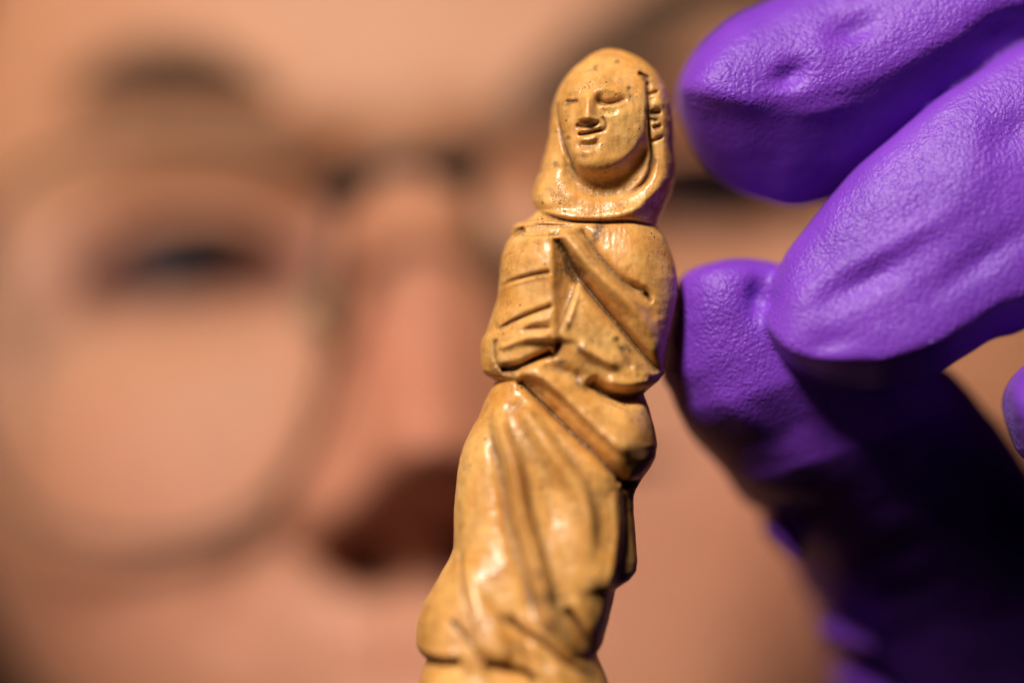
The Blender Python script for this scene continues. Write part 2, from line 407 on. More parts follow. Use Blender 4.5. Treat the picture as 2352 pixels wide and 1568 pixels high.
    S([(1140,1380),(1178,1404),(1208,1420)], -9, 5, 6, .2, .1)
    S([(1290,1362),(1318,1400),(1342,1440),(1362,1478)], -26, 10, 7, .15, .05)
    S([(1300,1330),(1340,1390),(1372,1450)], 9, 12, 12, .3, .2)
    S([(1210,1432),(1228,1470),(1245,1530),(1250,1600)], 8, 7, 7, .2, .2)
    S([(1196,1435),(1210,1480),(1224,1530),(1228,1600)], -8, 6, 6, .2, .2)
    S([(1262,1480),(1280,1540),(1290,1620)], 6, 14, 14, .2, .2)
    # rear fold dark on the right
    dk = R.poly([(1416,1095),(1424,1130),(1427,1180),(1422,1215),(1414,1268),(1398,1335),(1384,1412),(1366,1480),(1400,1480),(1480,1340),(1490,1120),(1460,1100)], 5, False)
    R.H -= 60 * dk
    S([(1400,1110),(1410,1200),(1400,1280),(1382,1350),(1366,1420)], 10, 10, 24, .1, .1)
    S([(1430,1130),(1432,1210),(1438,1270)], -8, 5, 5, .2, .2)
    # hem, hanging tab, foot
    S([(1036,1392),(1068,1420),(1092,1450),(1112,1480)], -14, 5, 6, .15, .05)
    S([(962,1474),(1000,1481),(1066,1481)], -30, 7, 5, .0, .1)
    S([(1114,1482),(1160,1489),(1214,1508),(1240,1530)], -38, 8, 5, .06, .2)
    S([(964,1462),(1000,1468),(1060,1466)], 7, 5, 7, .05, .2)
    foot = R.poly([(940,1480),(1066,1482),(1084,1516),(1108,1533),(1126,1528),(1118,1484),(1160,1490),(1214,1510),(1240,1560),(1245,1830),(930,1830)], 3.5, False)
    R.H += (-20 + np.clip(Y - 1492, 0, 130) * .62) * foot
    B(1105, 1570, 10, 70, 60)
    S([(1085,1440),(1104,1490),(1120,1525)], 6, 12, 10, .2, .1)
    # hand carving: slightly uneven surface
    pp = np.stack([X / 60, Y / 75, np.zeros_like(X)], -1)
    R.H += 4.0 * fbm(pp, 3, 3) + 1.1 * fbm(pp * 4, 3, 8)
    # crisp tool cuts at the bottom of the deep valleys
    for q, h in (([(1276,548),(1296,582),(1320,628),(1364,687),(1411,742),(1459,800),(1515,862)], -7), ([(1189,868),(1224,903),(1266,944),(1312,990),(1358,1031),(1394,1070),(1424,1102)], -7),
                 ([(1324,648),(1304,700),(1282,758)], -7), ([(1148,661),(1182,647),(1222,636),(1264,628)], -4), ([(1146,757),(1181,738),(1222,720),(1268,704)], -5),
                 ([(1141,776),(1138,800),(1142,835),(1158,850)], -4), ([(1152,847),(1188,842),(1230,822),(1268,806)], -8), ([(1226,482),(1262,500),(1310,512),(1370,515),(1440,514)], -4),
                 ([(1484,192),(1485,250),(1488,310),(1494,360),(1491,395),(1477,422),(1452,443)], -6), ([(1278,240),(1285,296),(1298,346),(1317,392)], -5), ([(1291,1362),(1319,1400),(1343,1440),(1362,1476)], -6),
                 ([(1172,1376),(1192,1410),(1240,1440),(1294,1486),(1338,1514)], -5), ([(970,1478),(1000,1482),(1066,1482)], -6), ([(1116,1483),(1160,1490),(1214,1508)], -6), ([(1322,317),(1340,317),(1362,312),(1382,307)], -4),
                 ([(1368,246),(1390,248),(1414,243),(1434,236)], -3), ([(1474,672),(1490,697)], -5), ([(1327,524),(1354,566),(1384,606),(1428,651),(1470,672)], -3)):
        S(q, h, 2.6, 2.6, .12, .12)
    R.H += 0.6 * fbm(np.stack([X / 7, Y / 40, X * 0], -1), 3, 31)
    R.H = gauss_blur(R.H, 0.7)
    # dirt settles in the tight hollows
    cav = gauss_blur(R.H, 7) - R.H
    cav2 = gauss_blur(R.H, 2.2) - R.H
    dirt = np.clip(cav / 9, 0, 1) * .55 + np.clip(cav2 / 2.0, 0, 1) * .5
    rg = random.Random(2); blot = fbm(np.stack([X / 6, Y / 6, X * 0], -1), 3, 44)
    for x, y, s_, a in [(1190,533,9,1.2),(1150,842,14,1.3),(1168,852,10,.9),(1310,622,14,1.1),(1326,636,9,1.2),(1372,530,12,.9),(1366,548,8,1.0),(1496,268,10,1.2),(1505,299,7,1.1),(1494,378,9,1.2),(1482,410,8,1.1),
                        (1430,800,10,.9),(1280,790,12,.9),(1300,745,5,1.0),(1330,800,7,.8),(1285,830,7,.8),(1245,1345,16,.8),(1262,1400,22,.5),(1342,1515,20,.6),(1480,186,8,1.2),(1300,244,7,.8),(1346,600,9,.5),(1470,672,6,.8),
                        (1276,383,5,1.3),(1365,163,4,1.1),(1416,146,4,1.1),(1441,211,4,1.3),(1445,232,6,.8),(1292,308,4,.9),(1303,324,4,1.0),(1330,878,12,.5),(1232,1290,8,.6)]:
        s_ *= 1.15; ph = rg.uniform(0, 3.14); uu = (X - x) * math.cos(ph) + (Y - y) * math.sin(ph); vv = -(X - x) * math.sin(ph) + (Y - y) * math.cos(ph)
        dirt += 1.5 * a * np.clip(1 + 1.3 * blot, 0, 2) * np.exp(-(uu / (s_ * 1.25)) ** 2 - (vv / (s_ * .8)) ** 2)
    dirt = np.clip(dirt, 0, 1)

    # ---- wrap the relief round a solid body
    ys = np.concatenate([[112.62], 112.62 + (np.linspace(0.03, 1, 14)) ** 2 * 20, np.arange(134, 1800, 2.0)])
    nf, nb = 330, 60
    lf, rf = edge_fn(LEFT), edge_fn(RIGHT)
    l, r = lf(ys), rf(ys)
    k = np.array([1, 2, 1]) / 4.0
    l[16:-1] = np.convolve(l, k, 'same')[16:-1]; r[16:-1] = np.convolve(r, k, 'same')[16:-1]
    # silhouette gets a little hand-carved wobble
    l[20:] += 1.0 * fbm(np.stack([ys[20:] / 22, ys[20:] * 0, ys[20:] * 0], 1), 2, 5); r[20:] += 1.0 * fbm(np.stack([ys[20:] / 22, ys[20:] * 0 + 9, ys[20:] * 0], 1), 2, 6)
    a = np.linspace(0, math.pi, nf)
    u = -np.cos(a)                                            # -1..1 left to right (front)
    u = 0.55 * u + 0.45 * np.linspace(-1, 1, nf)
    ub = np.cos(np.linspace(0, math.pi, nb + 2)[1:-1])        # right to left (back)
    cx, hw = (l + r) / 2, (r - l) / 2
    Xf = cx[:, None] + hw[:, None] * u[None]; Yf = np.repeat(ys[:, None], nf, 1)
    sm = np.maximum(hw, 1e-3)
    dome = np.sqrt(np.clip(1 - ((ys - 240) / 127.6) ** 2, 0, 1)); dome[ys > 240] = 1
    hs = np.convolve(np.pad(hw, 20, mode='edge'), np.ones(41) / 41, 'valid')
    Dm = (0.40 * hs + 34) * dome; Db = (0.62 * hs + 38) * dome
    prof = np.clip(1 - np.abs(u) ** 3.6, 0, 1) ** (1 / 2.0)
    rel = R.sample(Xf, Yf)
    edge = np.clip(1 - np.abs(u) ** 6, 0, 1)[None] ** .8 * sst(0, .45, dome)[:, None]
    Hf = Dm[:, None] * prof[None] + rel * edge
    Hf = np.maximum(Hf, -Db[:, None] * .6)
    Xb = cx[:, None] + hw[:, None] * ub[None]; Yb = np.repeat(ys[:, None], nb, 1)
    Hb = -Db[:, None] * (np.clip(1 - np.abs(ub) ** 2.5, 0, 1) ** (1 / 2.1))[None]
    GX, GY, GH = np.hstack([Xf, Xb]), np.hstack([Yf, Yb]), np.hstack([Hf, Hb])
    DR = np.hstack([R.sample(Xf, Yf, dirt) * edge, np.zeros_like(Xb)])
    yc = 0.3492 - 0.0030 * sst(250, 900, GY) - 0.0085 * np.clip((GY - 800) / 900, 0, 1.2) ** 1.3                 # the foot leans towards the lens
    s = W(0.3492) / 2352
    V = np.stack([(GX - 1176) * s, yc - GH * s, -(GY - 784) * s], -1)
    nr, nc = GX.shape
    i = np.arange(nr - 1)[:, None]; j = np.arange(nc)[None]; j2 = (j + 1) % nc
    F = np.stack([i * nc + j + 0 * i, (i + 1) * nc + j, (i + 1) * nc + j2, i * nc + j2], -1).reshape(-1, 4)
    # cap top and bottom by collapsing rings
    Vv = V.reshape(-1, 3)
    capb = len(Vv); Vv = np.vstack([Vv, V[-1].mean(0)[None]])
    root = empty('bone_figurine', tuple(V[-1].mean(0)))
    o = mesh_obj('tmp', Vv, F)
    nrm = np.zeros(len(Vv) * 3, np.float32); o.data.vertices.foreach_get('normal', nrm); nrm = nrm.reshape(-1, 3)
    bpy.data.objects.remove(o)
    # parts: hooded head, torso, skirt, foot -- cut along the carved grooves
    fc = F[:, 0]; fx, fy = GX.ravel()[fc], GY.ravel()[fc]
    colr = (fc % nc)
    g1 = np.interp(fx, [1180,1226,1262,1310,1370,1440,1508,1560], [480,484,500,512,515,512,521,522])
    g2 = np.interp(fx, [1090,1139,1186,1230,1268,1340,1380,1430,1480,1600], [873,866,842,822,812,866,898,910,908,906])
    g3 = np.interp(fx, [900,968,1066,1084,1108,1126,1128,1160,1214,1240,1300,1372,1450], [1476,1478,1482,1516,1533,1528,1484,1490,1508,1530,1570,1600,1600])
    part = np.where(fy < g1, 0, np.where(fy < g2, 1, np.where(fy < g3, 2, 3)))
    for k, nm in enumerate(['veiled_head', 'torso', 'draped_skirt', 'foot']):
        Fk = F[part == k]; ids, inv = np.unique(Fk, return_inverse=True); Fk = inv.reshape(-1, 4)
        Vk = Vv[ids] - np.array(root.location)
        p = mesh_obj(nm, Vk, Fk, BONE, root)
        at = p.data.attributes.new('dirt', 'FLOAT', 'POINT'); at.data.foreach_set('value', np.append(DR.ravel(), 0)[ids].astype(np.float32))
        p.data.normals_split_custom_set_from_vertices(nrm[ids].tolist())
    tag(root, 'small yellowed bone carving of a veiled figure in draped robes', 'figurine')
    return root
build_figurine()

# ------------------------------------------------------------------ gloved hand
def loft(A, B, yc, F, K, prof, n=150, m=44, endcap=True, wob=0):
    """solid between two traced edges; yc, F, K sampled along it (metres); prof(t) front section 0..1"""
    A = catmull(A, n); Bn = catmull(B, n)
    s = np.linspace(0, 1, n)
    yc = np.interp(s, np.linspace(0, 1, len(yc)), yc); F = np.interp(s, np.linspace(0, 1, len(F)), F); K = np.interp(s, np.linspace(0, 1, len(K)), K)
    wd = np.linalg.norm(A - Bn, axis=1); tipf = np.clip(wd / (0.8 * wd.max()), 0, 1); tipf = np.sqrt(np.clip(1 - (1 - tipf) ** 2, 0, 1))
    t = (1 - np.cos(np.linspace(0, math.pi, m))) / 2; tb = t[::-1][1:-1]
    ft = prof(t, s); fb = np.repeat(((1 - np.abs(2 * tb - 1) ** 2.3) ** (1 / 2.1))[None], n, 0)
    sc_ = W(yc) / 2352
    def pt(tt, d):
        q = A[:, None] + (Bn - A)[:, None] * tt[None, :, None]
        return np.stack([(q[..., 0] - 1176) * sc_[:, None], yc[:, None] + d, -(q[..., 1] - 784) * sc_[:, None]], -1)
    V = np.concatenate([pt(t, -(F * tipf)[:, None] * ft), pt(tb, (K * tipf)[:, None] * fb)], 1)
    nr, nc = V.shape[:2]
    i = np.arange(nr - 1)[:, None]; j = np.arange(nc)[None]; j2 = (j + 1) % nc
    Fc = np.stack([i * nc + j, (i + 1) * nc + j, (i + 1) * nc + j2, i * nc + j2], -1).reshape(-1, 4).tolist()
    Vv = V.reshape(-1, 3).tolist(); e0 = len(Vv); Vv.append(V[0].mean(0).tolist()); Vv.append(V[-1].mean(0).tolist())
    for q in range(nc):
        Fc.append([q, (q + 1) % nc, e0]); Fc.append([(nr - 1) * nc + (q + 1) % nc, (nr - 1) * nc + q, e0 + 1])
    return Vv, Fc

def roundp(c=.5, p=2.3):
    def f(t, s):
        tt = np.where(t < c, t / c * .5, .5 + (t - c) / (1 - c) * .5)
        return np.repeat(((1 - np.abs(2 * tt - 1) ** p).clip(0) ** (1 / 2.05))[None], len(s), 0)
    return f
def ridged(c0, c1, k=36.0):
    """rounded above, turning over a soft corner at c into a flat falling face"""
    def f(t, s):
        c = (c0 + (c1 - c0) * s)[:, None]; t = t[None]
        up = (1 - (1 - np.clip(t / c, 0, 1)) ** 2.2).clip(0) ** .55 * (0.86 + .14 * np.clip(t / c, 0, 1))
        dn = ((1 - t) / (1 - c)).clip(0) ** .85
        return -np.log(np.exp(-k * up) + np.exp(-k * dn * 1.03)) / k + .03 * 0
    return f

def build_hand():
    parts = []
    # middle finger (uppermost): from its tip to the knuckle outside the frame
    A = [(1559,212),(1562,182),(1588,133),(1622,92),(1662,55),(1705,28),(1765,0),(1850,-38),(1950,-75),(2100,-130),(2300,-205),(2500,-270),(2700,-320)]
    B = [(1559,212),(1562,258),(1580,312),(1604,362),(1644,406),(1700,440),(1760,461),(1812,476),(1880,468),(1990,425),(2180,300),(2420,160),(2640,80)]
    parts.append(loft(A, B, [.3535,.3535,.3545,.356,.358,.360], [.0085,.0095,.010,.0105,.011,.011], [.009,.009,.010,.010,.011,.011], ridged(.50, .57)))
    # index finger, in front of it
    A = [(1754,722),(1758,682),(1773,645),(1792,607),(1812,570),(1864,506),(1912,446),(1960,394),(2014,345),(2070,296),(2145,232),(2220,180),(2296,131),(2360,94),(2480,30),(2650,-30)]
    B = [(1754,722),(1757,762),(1770,793),(1788,822),(1810,847),(1850,870),(1901,885),(1960,894),(2016,899),(2060,890),(2145,864),(2220,820),(2285,778),(2360,750),(2500,640),(2680,540)]
    parts.append(loft(A, B, [.3475,.3468,.3465,.3475,.350,.353], [.0075,.0085,.0088,.009,.010,.011], [.007,.007,.007,.008,.010,.011], ridged(.84, .88, 20.0)))
    # thumb and the ball of the thumb
    A = [(1640,604),(1600,616),(1572,632),(1556,650),(1541,690),(1533,740),(1523,800),(1521,862),(1543,903),(1560,946),(1577,985),(1603,1021),(1634,1054),(1668,1096),(1695,1137),(1722,1162),(1748,1180),(1754,1222),(1780,1254),(1808,1280),(1826,1310),(1838,1350),(1866,1382),(1872,1430),(1898,1475),(1902,1510),(1918,1590),(1945,1720),(1960,1850)]
    B = [(1640,604),(1680,597),(1735,597),(1800,608),(1840,640),(1880,690),(1930,740),(1990,780),(2060,815),(2120,830),(2175,845),(2222,890),(2260,936),(2296,977),(2332,1024),(2375,1085),(2420,1150),(2455,1220),(2500,1300),(2540,1400),(2580,1510),(2610,1640),(2640,1760)]
    parts.append(loft(A, B, [.3525,.3528,.3543,.3615,.374,.387,.399,.409], [.0075,.0085,.009,.0115,.0145,.017,.019,.020], [.009,.010,.011,.013,.015,.018,.020,.020], roundp(.45), n=190))
    # curled ring finger at the edge of the frame
    A = [(2318,925),(2317,905),(2323,880),(2352,843),(2420,800),(2520,760),(2640,720)]
    B = [(2318,925),(2320,965),(2334,1012),(2356,1055),(2430,1090),(2540,1080),(2680,1040)]
    parts.append(loft(A, B, [.341,.343,.349,.356], [.006,.008,.009,.010], [.008,.009,.009,.010], roundp(.5), n=60))
    A = [(2420,1130),(2425,1105),(2450,1080),(2520,1050),(2640,1010)]
    B = [(2420,1130),(2430,1170),(2460,1215),(2540,1250),(2690,1230)]
    parts.append(loft(A, B, [.368,.370,.374,.378], [.006,.008,.009,.010], [.008,.009,.009,.010], roundp(.5), n=60))
    # palm, outside the frame
    A = [(2500,-280),(2560,-330),(2700,-330),(2950,-200),(3150,100),(3250,500),(3250,900),(3150,1300),(3000,1700),(2950,2100),(2950,2300)]
    B = [(2500,-280),(2470,-150),(2450,100),(2440,350),(2480,600),(2480,900),(2420,1200),(2300,1450),(2150,1650),(2080,1900),(2080,2300)]
    parts.append(loft(A, B, [.360,.364,.372,.386,.402,.418], [.009,.012,.013,.015,.018,.016], [.010,.013,.014,.016,.018,.016], roundp(.5), n=90))
    # bunched glove rolls along the wrist side of the thumb, lit at their rims
    for pts, rr, yy in [([(1762,1200),(1790,1235),(1835,1290)], 26, .3635), ([(1884,1425),(1925,1452),(2010,1488)], 44, .3715), ([(1922,1535),(1965,1560),(2060,1610)], 48, .3755), ([(1948,1650),(1990,1680),(2080,1720)], 46, .380)]:
        c = catmull(pts, 40); d = np.gradient(c, axis=0); d /= np.linalg.norm(d, axis=1)[:, None]; nn = np.stack([-d[:, 1], d[:, 0]], 1)
        q = np.linspace(0, 1, 40); rad = rr * np.sqrt(np.clip(np.minimum(q / .3, 1) * (2 - np.minimum(q / .3, 1)), 0.001, 1)) * (1 - .8 * q)
        parts.append(loft((c + nn * rad[:, None]).tolist(), (c - nn * rad[:, None]).tolist(), [yy], [.0032], [.006], roundp(.5), n=40, m=20))
    V, Fc = [], []
    for v, f in parts:
        off = len(V); V += v; Fc += [[q + off for q in ff] for ff in f]
    me = bpy.data.meshes.new('glove_raw'); me.from_pydata(V, [], Fc)
    bm = bmesh.new(); bm.from_mesh(me); bmesh.ops.remove_doubles(bm, verts=bm.verts, dist=1e-6); bmesh.ops.recalc_face_normals(bm, faces=bm.faces); bm.to_mesh(me); bm.free()
    o = bpy.data.objects.new('glove_raw', me); COL.objects.link(o)
    md = o.modifiers.new('r', 'REMESH'); md.mode = 'VOXEL'; md.voxel_size = 0.00042; md.use_smooth_shade = True
    sm = o.modifiers.new('s', 'SMOOTH'); sm.factor = 0.5; sm.iterations = 3
    dg = bpy.context.evaluated_depsgraph_get(); res = bpy.data.meshes.new_from_object(o.evaluated_get(dg)); bpy.data.objects.remove(o)
    n = len(res.vertices); co = np.zeros(n * 3, np.float32); nr = np.zeros(n * 3, np.float32)
    res.vertices.foreach_get('co', co); res.vertices.foreach_get('normal', nr); co = co.reshape(-1, 3).astype(float); nr = nr.reshape(-1, 3)
    px = co[:, 0] / (W(co[:, 1]) / 2352) + 1176; py = 784 - co[:, 2] / (W(co[:, 1]) / 2352)
    front = np.clip(-nr[:, 1] * 1.5, 0, 1)
    d = 0.00035 * fbm(co / .009, 3, 2) + 0.00004 * fbm(co / .0028, 3, 5)
    for x, y, s1, s2, rot, h in [(1815,170,42,26,-25,-1.3),(1965,65,55,30,-20,-1.0),(1880,120,40,60,0,.35),(2295,60,60,40,-30,-.9),(1640,170,50,60,30,.5),(1580,260,30,50,0,.2),(1900,250,70,18,-10,.35),(1700,230,60,24,20,.4),
                           (1745,680,28,46,8,-1.7),(1650,690,50,60,0,.35),(1985,640,110,34,-28,-.9),(2060,560,140,30,-30,.5),(1890,590,60,26,-30,-.35),(2250,600,130,30,-35,-.6),(2200,420,60,90,0,.4),(1900,790,60,26,-15,-.4),(1850,690,40,60,20,.35),
                           (2330,300,60,40,-30,-.6),(1620,560,30,10,0,0),(1700,950,70,30,30,.3)]:
        a = math.radians(rot); uu = (px - x) * math.cos(a) + (py - y) * math.sin(a); vv = -(px - x) * math.sin(a) + (py - y) * math.cos(a)
        msk = front * (1 if y > 560 or x > 2000 else 1)
        d += h * 0.0011 * np.exp(-(uu / s1) ** 2 - (vv / s2) ** 2) * msk
    co = co + nr * d[:, None]
    # fine crinkle: real relief on the grip side, stronger on the pads, smooth on the stretched upper edges
    cr = .35 + .65 * sst(-.25, .45, fbm(co / .012, 3, 9) + 0.25)
    cr = cr * (.25 + .75 * (1 - sst(.35, .85, np.abs(nr[:, 2])))) 
    co = co + nr * (0.00005 * cr * fbm(co / .0009, 3, 21))[:, None]
    res.vertices.foreach_set('co', co.astype(np.float32).ravel())
    at = res.attributes.new('crinkle', 'FLOAT', 'POINT'); at.data.foreach_set('value', cr.astype(np.float32))
    res.polygons.foreach_set('use_smooth', np.ones(len(res.polygons), dtype=bool)); res.materials.clear(); res.materials.append(GLOVE); res.update()
    h = bpy.data.objects.new('gloved_hand', res); COL.objects.link(h)
    tag(h, 'hand in a purple rubber glove with its thumb pressed to the bone carving', 'hand')
build_hand()

# ------------------------------------------------------------------ the person behind
YF = 0.432
SF = W(YF) / 2352
def build_person():
    R = Relief(-400, 2800, -1300, 2600, 8.0); X, Y = R.X, R.Y; S, B = R.stroke, R.blob
    mm = 1 / (SF * 1000)                                       # pixels per millimetre: heights below are in mm
    R.H += (Y - 500) / mm * 0.31 * np.where(Y > 500, 1, .55)
    B(930, 250, 3, 600, 180)                                   # forehead
    S([(60,300),(250,225),(450,210),(640,270),(800,360)], 3.2, 100, 100, .3, .3)
    S([(1060,340),(1250,250),(1450,150),(1750,90),(1950,180)], 3.2, 100, 100, .3, .3)
    B(440, 560, -6, 380, 200, -8); B(1660, 440, -6, 380, 200, -8)
    B(790, 520, -6, 110, 170); B(1110, 470, -6, 110, 170)
    S([(930,400),(955,560),(975,740),(990,930),(1010,1190)], 17, 150, 180, .25, .26, hv=[.35,.6,.85,1.1,1.2])
    B(985, 1050, 7, 210, 180)
    B(800, 1140, 8, 120, 110, -20); B(1180, 1090, 8, 120, 110, 20)
    B(985, 1310, -4, 220, 60)
    B(845, 1275, -17, 62, 48, 20, 2.6); B(1125, 1235, -17, 70, 50, -10, 2.6)
    S([(640,1130),(680,1230),(740,1290)], -2, 40, 30, .2, .3)
    S([(640,1230),(560,1350),(520,1500)], -1.2, 60, 50, .2, .3)
    B(930, 1480, 4, 180, 170); B(930, 1450, -2.5, 26, 90)
    B(250, 1200, 2.5, 420, 300, 10); B(1800, 1050, 2.5, 420, 300, -10)
    # lips and chin (below the frame)
    S([(700,1660),(860,1620),(950,1635),(1050,1610),(1230,1640)], 6, 45, 45, .3, .3); S([(690,1690),(950,1690),(1240,1670)], -5, 18, 18, .2, .2)
    S([(740,1740),(960,1760),(1190,1720)], 7, 50, 50, .3, .3); B(970, 2000, 12, 240, 160)
    # eyelids and almond openings
    for (cx, cy, mir) in ((420, 612, 1), (1650, 445, -1)):
        q = [(165-420, 45), (255-420, -40), (365-420, -88), (485-420, -98), (598-420, -66), (668-420, 10), (570-420, 58), (430-420, 74), (290-420, 76)]
        q = [(cx + mir * a, cy + b - (0 if mir == 1 else a * .0)) for a, b in q]
        m = R.poly(q, 8); R.H -= 6 * m
        S([q[0], q[1], q[2], q[3], q[4], q[5]], 2.6, 26, 30, .15, .15)
        S([q[0], q[8], q[7], q[6], q[5]], 1.8, 26, 26, .15, .15)
        S([(cx - mir * 280, cy - 60), (cx - mir * 60, cy - 150), (cx + mir * 180, cy - 120), (cx + mir * 260, cy - 20)], -2.4, 22, 22, .2, .2)
        S([(cx - mir * 200, cy + 130), (cx, cy + 160), (cx + mir * 220, cy + 90)], -1.6, 40, 40, .2, .2)
        B(cx, cy - 110, 1.8, 190, 50, -8)
    # closed head: polar grid over an egg outline, front carved, back rounded
    CX, CY, RX, RY, DF, DB = 1330, 700, 1680, 2050, 60.0, 115.0
    na, nr_ = 560, 330
    ang = np.linspace(0, 2 * math.pi, na, endpoint=False); rr = np.sin(np.linspace(0, math.pi / 2, nr_)[1:])
    jaw = 1 - .17 * np.clip(np.sin(ang), 0, 1) ** 2
    gx = CX + RX * jaw[None] * rr[:, None] * np.cos(ang)[None]; gy = CY + RY * rr[:, None] * np.sin(ang)[None]
    base = DF * ((1 - rr ** 2.8).clip(0) ** (1 / 2.1) - 0.95)
    H = base[:, None] + R.sample(gx, gy) * np.clip((1 - rr ** 8), 0, 1)[:, None]
    rb = rr[::-1][1:]; bx = CX + RX * jaw[None] * rb[:, None] * np.cos(ang)[None]; by = CY + RY * rb[:, None] * np.sin(ang)[None]
    bh = -DF * .95 - DB * (1 - rb ** 2.2).clip(0) ** .5
    GX = np.vstack([gx, bx]); GY = np.vstack([gy, by]); GH = np.vstack([H, np.repeat(bh[:, None], na, 1)])
    V = np.stack([(GX - 1176) * SF, YF - GH * MM, -(GY - 784) * SF], -1)
    n0, nc = V.shape[:2]; Vv = V.reshape(-1, 3)
    i = np.arange(n0 - 1)[:, None]; j = np.arange(nc)[None]; j2 = (j + 1) % nc
    F = np.stack([i * nc + j, i * nc + j2, (i + 1) * nc + j2, (i + 1) * nc + j], -1).reshape(-1, 4)
    root = empty('person', tuple(P(1000, 2700, YF + .06)))
    L = np.array(root.location)
    head = mesh_obj('head', Vv - L, F, SKIN, root)
    # close the two poles
    bm = bmesh.new(); bm.from_mesh(head.data); bmesh.ops.holes_fill(bm, edges=[e for e in bm.edges if e.is_boundary], sides=0); bm.to_mesh(head.data); bm.free()
    # skin tones: redder nose, cheeks and lids, paler forehead; lower-face light and eye shadow painted in
    nv = len(head.data.vertices); co = np.zeros(nv * 3, np.float32); head.data.vertices.foreach_get('co', co); co = co.reshape(-1, 3) + L
    px = co[:, 0] / SF + 1176; py = 784 - co[:, 2] / SF
    c = np.tile(np.array([0.68, 0.345, 0.195]), (nv, 1))
    def tint(x, y, sx, sy, col, a, p=2.0):
        g = a * np.exp(-(np.abs(px - x) / sx) ** p - (np.abs(py - y) / sy) ** p); c[:] = c * (1 - g[:, None]) + np.array(col) * g[:, None]
    tint(930, 850, 220, 320, (0.72, 0.29, 0.20), .8); tint(300, 1400, 420, 220, (0.76, 0.31, 0.205), .7); tint(950, 1150, 300, 160, (0.60, 0.21, 0.14), .6)
    tint(1700, 1100, 500, 350, (0.55, 0.22, 0.12), .6); tint(420, 600, 340, 140, (0.46, 0.19, 0.14), .75); tint(1650, 450, 340, 140, (0.40, 0.18, 0.13), .75)
    tint(660, 620, 80, 60, (0.42, 0.11, 0.08), .7); tint(200, 670, 90, 60, (0.45, 0.12, 0.10), .6)
    tint(845, 1275, 70, 55, (0.20, 0.03, 0.02), .9, 3); tint(1125, 1235, 75, 55, (0.20, 0.03, 0.02), .9, 3)
    tint(350, 1080, 420, 230, (0.78, 0.385, 0.27), .85); tint(850, 1480, 700, 180, (0.80, 0.41, 0.285), .8); tint(1800, 1300, 500, 400, (0.76, 0.36, 0.23), .6)  # pinker cheeks and lip area, with brighter light painted into the colour
    tint(425, 600, 280, 95, (0.24, 0.075, 0.065), .85, 2.5)  # shadow round the left eye, painted into the skin colour
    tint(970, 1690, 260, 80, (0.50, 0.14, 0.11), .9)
    tint(1000, 100, 500, 250, (0.70, 0.37, 0.20), .5)
    vc = head.data.color_attributes.new('skin_tone_and_shading', 'FLOAT_COLOR', 'POINT')
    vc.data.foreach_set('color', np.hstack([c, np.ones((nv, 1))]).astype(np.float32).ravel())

    def surf_y(x, y):
        r = math.hypot((x - CX) / (RX * (1 - .17 * (max(0, (y - CY) / max(1e-6, math.hypot((x-CX)/RX*RY, y-CY))) ** 2))), (y - CY) / RY)
        h = DF * (max(0, 1 - r ** 2.8) ** (1 / 2.1) - .95) + float(R.sample(np.array([x]), np.array([y]))[0])
        return YF - h * MM
    # eyes
    eye_white = simple('eye_white', (0.20, 0.15, 0.16), .6); iris_m = simple('iris', (0.035, 0.038, 0.055), .5); pupil_m = simple('pupil', (0.012, 0.012, 0.018), .4)
    for (cx, cy, ix) in ((425, 612, 478), (1650, 450, 1670)):
        lid = min(surf_y(cx, cy - 90), surf_y(cx, cy + 75))
        c0 = np.array(P(cx, cy, YF)); rad = 0.0135; c0[1] = lid + 0.0026 + rad
        def cap(name, ctr, r_, a_max, mat, sq=1.0, fwd=None):
            u = np.linspace(0, 1, 28) * a_max; ph = np.linspace(0, 2 * math.pi, 48, endpoint=False)
            fw = Vector(fwd or (0, -1, 0)).normalized(); sx = fw.cross(Vector((0, 0, 1))).normalized(); up = sx.cross(fw)
            fw, sx, up = np.array(fw), np.array(sx), np.array(up)
            V = ctr + r_ * (np.cos(u)[:, None, None] * fw + np.sin(u)[:, None, None] * (np.cos(ph)[None, :, None] * sx + np.sin(ph)[None, :, None] * up))
            i = np.arange(27)[:, None]; j = np.arange(48)[None]; j2 = (j + 1) % 48
            Fq = np.stack([i * 48 + j, i * 48 + j2, (i + 1) * 48 + j2, (i + 1) * 48 + j], -1).reshape(-1, 4)
            return V.reshape(-1, 3), Fq
        V_, F_ = cap('eye', c0, rad, math.pi * .999, eye_white)
        e = mesh_obj('eye', V_ - L, F_, eye_white, root)
        look = ((ix - cx) * SF / rad, -1, -0.02 if cx < 1000 else 0.0)
        V_, F_ = cap('iris', c0, rad + .00012, math.asin(.0088 / rad), iris_m, fwd=look); mesh_obj('iris', V_ - L, F_, iris_m, e)
        V_, F_ = cap('pupil', c0, rad + .00022, math.asin(.0050 / rad), pupil_m, fwd=look); mesh_obj('pupil', V_ - L, F_, pupil_m, e)
    # hairs: tapered three-sided strands
    hair_m = simple('brown_hair', (0.15, 0.07, 0.032), .55)
    rnd = random.Random(4)
